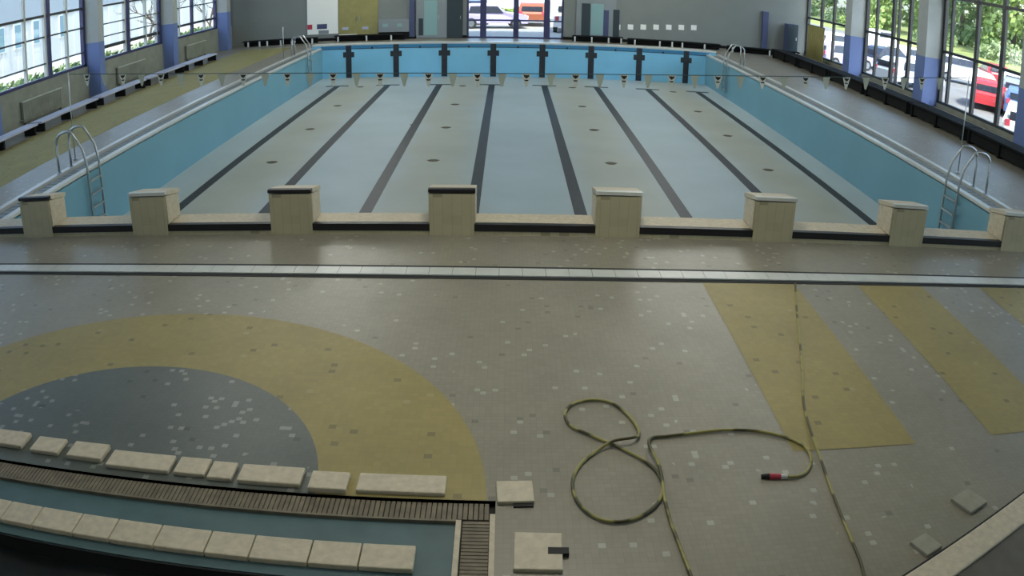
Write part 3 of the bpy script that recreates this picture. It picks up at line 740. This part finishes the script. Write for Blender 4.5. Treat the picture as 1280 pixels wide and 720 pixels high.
# cars
def make_car(paint, kind='hatch'):
    t = thing('car', 'x', 'car', (0, 0, 0))
    L_, w_ = (4.2, 1.75)
    if kind == 'suv': prof = [(-2.1, .35), (-2.1, .95), (-2.02, 1.05), (-1.85, 1.62), (-1.6, 1.72), (.35, 1.72), (.95, 1.12), (1.95, .95), (2.1, .75), (2.1, .35)]
    elif kind == 'van': prof = [(-2.3, .35), (-2.3, 1.1), (-2.25, 1.85), (-2.1, 1.95), (1.1, 1.95), (1.65, 1.2), (2.15, 1.0), (2.3, .8), (2.3, .35)]
    else: prof = [(-2.0, .32), (-2.02, .8), (-1.95, .92), (-1.45, 1.38), (-1.2, 1.45), (.1, 1.45), (.85, .95), (1.85, .8), (2.02, .62), (2.02, .32)]
    b = bmesh.new()
    rings = []
    for s, ins in ((-1, .06), (-.9, 0), (.9, 0), (1, .06)):
        ring = []
        for (x, z) in prof:
            tum = .12 if z > 1.2 else 0
            ring.append(b.verts.new((x * (1 - ins * .3), s * (w_ / 2 - (tum if abs(s) > .5 else 0)), z)))
        rings.append(ring)
    n = len(prof)
    for a, c in zip(rings[:-1], rings[1:]):
        for i in range(n): b.faces.new((a[i], a[(i + 1) % n], c[(i + 1) % n], c[i]))
    b.faces.new(rings[0]); b.faces.new(list(reversed(rings[-1])))
    bmesh.ops.recalc_face_normals(b, faces=b.faces[:])
    me = bpy.data.meshes.new('body'); b.to_mesh(me); b.free(); me.materials.append(paint)
    o = bpy.data.objects.new('body', me); COL.objects.link(o); o.parent = t
    top = max(z for x, z in prof); wz0 = top - .52; wz1 = top - .12
    x0, x1 = {'suv': (-1.75, .45), 'van': (-.6, 1.15), 'hatch': (-1.4, .25)}[kind]
    for s in (-1, 1):
        y0, y1 = sorted((s * (w_ / 2 - .11), s * (w_ / 2 + .004)))
        MB().add([(x0, s * (w_ / 2 + .004), wz0), (x1 + .35, s * (w_ / 2 + .004), wz0), (x1, s * (w_ / 2 - .085), wz1), (x0 + .12, s * (w_ / 2 - .085), wz1),
                  (x0, s * (w_ / 2 - .2), wz0), (x1 + .35, s * (w_ / 2 - .2), wz0), (x1, s * (w_ / 2 - .25), wz1), (x0 + .12, s * (w_ / 2 - .25), wz1)],
                 [(0, 1, 2, 3), (4, 7, 6, 5), (0, 4, 5, 1), (1, 5, 6, 2), (2, 6, 7, 3), (3, 7, 4, 0)]).build('side_window', M['carglass'], t)
    fp = [p for p in prof]
    i = max(range(n), key=lambda k: (prof[k][1] > top - .01) * (10 + prof[k][0]))
    A, B_ = Vector((prof[i][0], 0, prof[i][1])), Vector((prof[i + 1][0], 0, prof[i + 1][1]))
    nrm = Vector((B_.z - A.z, 0, A.x - B_.x)).normalized(); nrm = nrm if nrm.x > 0 else -nrm
    q = [A.lerp(B_, .12) + nrm * .012, A.lerp(B_, .9) + nrm * .012]
    MB().add([(q[0].x, -.66, q[0].z), (q[1].x, -.78, q[1].z), (q[1].x, .78, q[1].z), (q[0].x, .66, q[0].z),
              (q[0].x - .05, -.66, q[0].z - .05), (q[1].x - .05, -.78, q[1].z - .05), (q[1].x - .05, .78, q[1].z - .05), (q[0].x - .05, .66, q[0].z - .05)],
             [(0, 1, 2, 3), (4, 7, 6, 5), (0, 4, 5, 1), (1, 5, 6, 2), (2, 6, 7, 3), (3, 7, 4, 0)]).build('windscreen', M['carglass'], t)
    xb = prof[1][0]
    MB().box(xb + .12 - .06, xb + .2, -.62, .62, wz0 + .02, wz1 - .08).build('rear_window', M['carglass'], t)
    for sx in (-1.25, 1.3):
        for s in (-1, 1):
            wmb = MB(); wmb.tube([(sx, s * (w_ / 2 - .2), .32), (sx, s * (w_ / 2 + .015), .32)], .32, 16)
            wo = wmb.build('wheel', M['tyre'], t)
            h = MB(); h.tube([(sx, s * (w_ / 2 + .01), .32), (sx, s * (w_ / 2 + .025), .32)], .19, 12); h.build('hubcap', M['steel'], wo)
    fx = prof[-2][0]
    for s in (-1, 1):
        MB().box(fx - .06, fx + .012, s * .6 - .16, s * .6 + .16, .62, .78).build('headlamp', M['lamp'], t)
        MB().box(xb - .012, xb + .06, s * .68 - .1, s * .68 + .1, .72, .95).build('tail_lamp', M['red'], t)
    return t
PAINT = {'white': mat('paint_white', (.75, .76, .76), .25), 'red': mat('paint_red', (.48, .04, .05), .25), 'blue': mat('paint_blue', (.10, .16, .34), .25),
         'grey': mat('paint_grey', (.22, .24, .27), .25), 'silver': mat('paint_silver', (.48, .52, .58), .25), 'dark': mat('paint_dark', (.03, .035, .05), .25),
         'lilac': mat('paint_lilac', (.40, .36, .60), .25), 'rust': mat('paint_rust', (.30, .09, .045), .3)}
cars = [(29.29, 50.27, -0.8, 0.4, 'white', 'van', 'white van seen left of the window bars in the second right window', 'cars in the car park'), (28.15, 34.01, -0.8, -0.5, 'white', 'suv', 'white four wheel drive at the edge of the grass bank', 'cars in the car park'), (33.39, 38.2, -0.8, 1.2, 'red', 'hatch', 'red car parked beside the white four wheel drive', 'cars in the car park'), (23.02, 23.59, -0.8, 1.0, 'red', 'hatch', 'red car close outside the right windows, behind the darkened benches', 'cars in the car park'), (31.69, 32.84, -0.8, 0.9, 'silver', 'hatch', 'silver car at the frame edge, farthest in its row', 'cars in the car park'), (27.74, 27.29, -0.8, 0.9, 'grey', 'hatch', 'grey car at the frame edge, second in its row', 'cars in the car park'), (24.1, 21.75, -0.8, 0.9, 'blue', 'hatch', 'blue car at the right frame edge, third in its row', 'cars in the car park'), (18.97, 14.6, -0.8, 0.9, 'white', 'hatch', 'white car at the right frame edge, closest to the glass', 'cars in the car park'), (23.52, 44.92, -0.8, 0.3, 'white', 'hatch', 'white car in the farthest right window', 'cars in the car park'), (19.04, 33.84, -0.8, 0.3, 'lilac', 'hatch', 'lilac car close outside the farthest right window', 'cars in the car park'), (20.58, 27.88, -0.8, 0.3, 'silver', 'hatch', 'silver car outside the middle right window, low behind the glass', 'cars in the car park'), (27.47, 40.55, -0.8, 0.3, 'white', 'hatch', 'white car outside the middle right window', 'cars in the car park'), (23.32, 35.75, -0.8, 0.3, 'dark', 'hatch', 'dark car outside the middle right window', 'cars in the car park'), (-1.2, 37.3, -0.06, 0.1, 'lilac', 'hatch', 'lilac car in the court beyond the lobby window', 'cars in the court beyond the lobby window'), (1.3, 40.6, -0.06, 1.5, 'rust', 'hatch', 'rust red car in the court beyond the lobby window', 'cars in the court beyond the lobby window'), (3.2, 36.0, -0.06, 1.5, 'white', 'suv', 'white car at the right in the court beyond the lobby window', 'cars in the court beyond the lobby window'), (-2.4, 41.5, -0.06, 1.6, 'blue', 'suv', 'blue car at the left in the court beyond the lobby window', 'cars in the court beyond the lobby window')]
for (x, y, z, rz, pc, kind, lab, grp) in cars:
    o = make_car(PAINT[pc], kind); o.location = (x, y, z); o.rotation_euler = (0, 0, rz); o['label'] = lab; o['group'] = grp

# pale building across the yard on the left
t = thing('building', 'pale clad building with narrow windows outside the left windows', 'building', (-29, 30, -.3))
w = MB()
for i in range(90): w.box(-.3 if i % 2 else -.34, 0 if i % 2 else -.04, -40 + i * .9, -40 + i * .9 + .9, 0, 3.1)
w.build('lower_cladding', M['bld_pale'], t)
MB().box(-.5, .03, -40, 41, 3.1, 7.5).build('upper_cladding', M['bld_grey'], t)
MB().box(-6, .5, -40, 41, 7.5, 7.8).build('roof', M['bld_grey'], t)
for y in (-33, -26, -19, -12.5, -8.6, -4.0, -1.4, .5, 2.7, 6.1, 9.0, 16, 23, 30):
    wo = MB(); wo.box(-.05, .05, y - .42, y + .42, 1.5, 3.05); wo = wo.build('window', M['frame_white'], t)
    MB().box(.05, .06, y - .34, y + .34, 1.58, 2.97).build('pane', M['bld_win'], wo)
# bare trees before it
def bare_tree(x, y, z, h, lab, seed):
    rnd = random.Random(seed); t = thing('bare_tree', lab, 'tree', (x, y, z), 0, 'bare trees before the pale building')
    b = MB(); tw = MB()
    def grow(p, d, L_, r, lvl):
        pts = [p]; q = p
        for k in range(3):
            d = (d + Vector((rnd.gauss(0, .16), rnd.gauss(0, .16), rnd.gauss(.04, .1)))).normalized(); q = q + d * L_ / 3; pts.append(q)
        (b if lvl < 2 else tw).tube(pts, [r, r * .85, r * .7, r * .5], 6 if lvl < 2 else 4)
        if lvl < 4:
            for k in range(4 if lvl < 2 else 3):
                nd = (d + Vector((rnd.gauss(0, .6), rnd.gauss(0, .6), rnd.gauss(.15, .35)))).normalized()
                grow(pts[rnd.choice((1, 2, 3))], nd, L_ * (.55 + .2 * rnd.random()), r * .5, lvl + 1)
    grow(Vector((0, 0, 0)), Vector((0, 0, 1)), h * .45, .11, 0)
    b.build('trunk', M['bark'], t, True); tw.build('twigs', M['bark'], t)
bare_tree(-21, 33.2, -.3, 5.0, 'bare branching tree in the second left window', 3)
bare_tree(-21.5, 36.8, -.3, 4.4, 'smaller bare tree beside the third left column', 5)
bare_tree(-21, 44, -.3, 4.6, 'bare tree in the farthest left window', 9)
# clipped hedges outside the left windows
for i, (y0, y1) in enumerate(((12, 22), (24, 34))):
    rnd = random.Random(90 + i); t = thing('hedge', 'low dark hedge outside the %s left window' % ('nearest' if i == 0 else 'second'), 'hedge', (-17.2, (y0 + y1) / 2, -.3), 0, 'hedges outside the left windows')
    f = MB(); L_ = y1 - y0
    for k in range(2600):
        v = Vector((rnd.uniform(-.55, .55), rnd.uniform(-L_ / 2, L_ / 2), rnd.uniform(.05, 1.25))); n_ = Vector((rnd.gauss(0, 1), rnd.gauss(0, 1), rnd.gauss(0, 1))).normalized(); u_ = n_.orthogonal().normalized(); w_ = n_.cross(u_); s_ = .07 + .07 * rnd.random()
        f.add([v - u_ * s_, v - w_ * s_ * .6, v + u_ * s_, v + w_ * s_ * .6], [(0, 1, 2, 3)])
    f.build('foliage', M['leaf2'], t); MB().box(-.35, .35, -L_ / 2 + .2, L_ / 2 - .2, 0, 1.0).build('stems', M['bark'], t)
# white fence behind the far court
t = thing('fence', 'white panel fence beyond the bright lobby window', 'fence', (0, 46, -.06))
f = MB()
for i in range(60): f.box(-12 + i * .4, -12 + i * .4 + .37, -.02, .02, .1, 2.3)
f.build('panels', M['paper'], t)
for i in range(9): MB().box(-12 + i * 3 - .06, -12 + i * 3 + .06, .02, .12, 0, 2.4).build('post', M['frame_white'], t)
shrub(-.4, 44.3, -.06, 1.0, M['leaf1'], 'small green shrub before the white fence beyond the lobby window', 77)

# ------------------------------------------------------------------ light
w = bpy.data.worlds.new('world'); SC.world = w; w.use_nodes = True
nt = w.node_tree; bg = nt.nodes['Background']
sky = nt.nodes.new('ShaderNodeTexSky'); sky.sky_type = 'NISHITA'; sky.sun_disc = False
sky.sun_elevation = math.radians(48); sky.sun_rotation = math.radians(165); sky.air_density = 1.0; sky.dust_density = 2.0; sky.ozone_density = 1.5
nt.links.new(sky.outputs['Color'], bg.inputs['Color']); bg.inputs['Strength'].default_value = 0.85
s = bpy.data.lights.new('sun', 'SUN'); s.energy = 7.5; s.angle = .01; s.color = (1, .95, .86)
so = bpy.data.objects.new('sun', s); COL.objects.link(so)
so.rotation_euler = Vector((.22, -.75, 1.0)).to_track_quat('Z', 'Y').to_euler()
def lamp(x, y, p, col):
    l = bpy.data.lights.new('fill_light', 'POINT'); l.shadow_soft_size = .35; l.energy = p; l.color = col  # unseen point light without a fixture, added to brighten the hall
    o = bpy.data.objects.new('fill_light', l); COL.objects.link(o); o.location = (x, y, H - .7)
for x in (-1.5,): lamp(x, -7.2, 60, (1, .95, .80))
for x in (.3,): lamp(x, -2.7, 390, (1, .95, .82))
for y, q in ((4, .6), (10, .9), (16, 1.3), (22, 1.3), (27, 1.05)):
    for x in (-6, 6): lamp(x, y, q * 190, (1, 1, .95))

# ------------------------------------------------------------------ camera: a wide webcam lens
cam = bpy.data.cameras.new('camera'); co = bpy.data.objects.new('camera', cam); COL.objects.link(co); SC.camera = co
yaw, pitch, roll = .0089, .392, .0168
cy, sy, cp, sp = math.cos(yaw), math.sin(yaw), math.cos(pitch), math.sin(pitch)
F = Vector((sy * cp, cy * cp, -sp)); R_ = Vector((cy, -sy, 0)); U = R_.cross(F)
r2 = R_ * math.cos(roll) + U * math.sin(roll); u2 = U * math.cos(roll) - R_ * math.sin(roll)
mw = Matrix((r2, u2, -F)).transposed().to_4x4(); mw.translation = (-.2032, -10.341, 3.3654)
co.matrix_world = mw
cam.sensor_width = 36; cam.sensor_fit = 'HORIZONTAL'
FM = 1022.69 * 36 / 1280
cam.type = 'PANO'
holder = cam if hasattr(cam, 'panorama_type') else cam.cycles
holder.panorama_type = 'FISHEYE_LENS_POLYNOMIAL'
holder.fisheye_fov = PI
holder.fisheye_polynomial_k0 = 0
holder.fisheye_polynomial_k1 = -1 / FM
holder.fisheye_polynomial_k2 = 0
holder.fisheye_polynomial_k3 = -0.06797 / FM ** 3
holder.fisheye_polynomial_k4 = -0.03169 / FM ** 4
cam.clip_start = .05; cam.clip_end = 600

# ------------------------------------------------------------------ view
SC.view_settings.view_transform = 'Standard'; SC.view_settings.look = 'None'
SC.view_settings.gamma = 1; SC.view_settings.use_curve_mapping = False
SC.view_settings.exposure = 0.0
SC.cycles.use_denoising = True
SC.cycles.max_bounces = 8; SC.cycles.diffuse_bounces = 4; SC.cycles.glossy_bounces = 3; SC.cycles.transparent_max_bounces = 8
SC.cycles.sample_clamp_indirect = 6
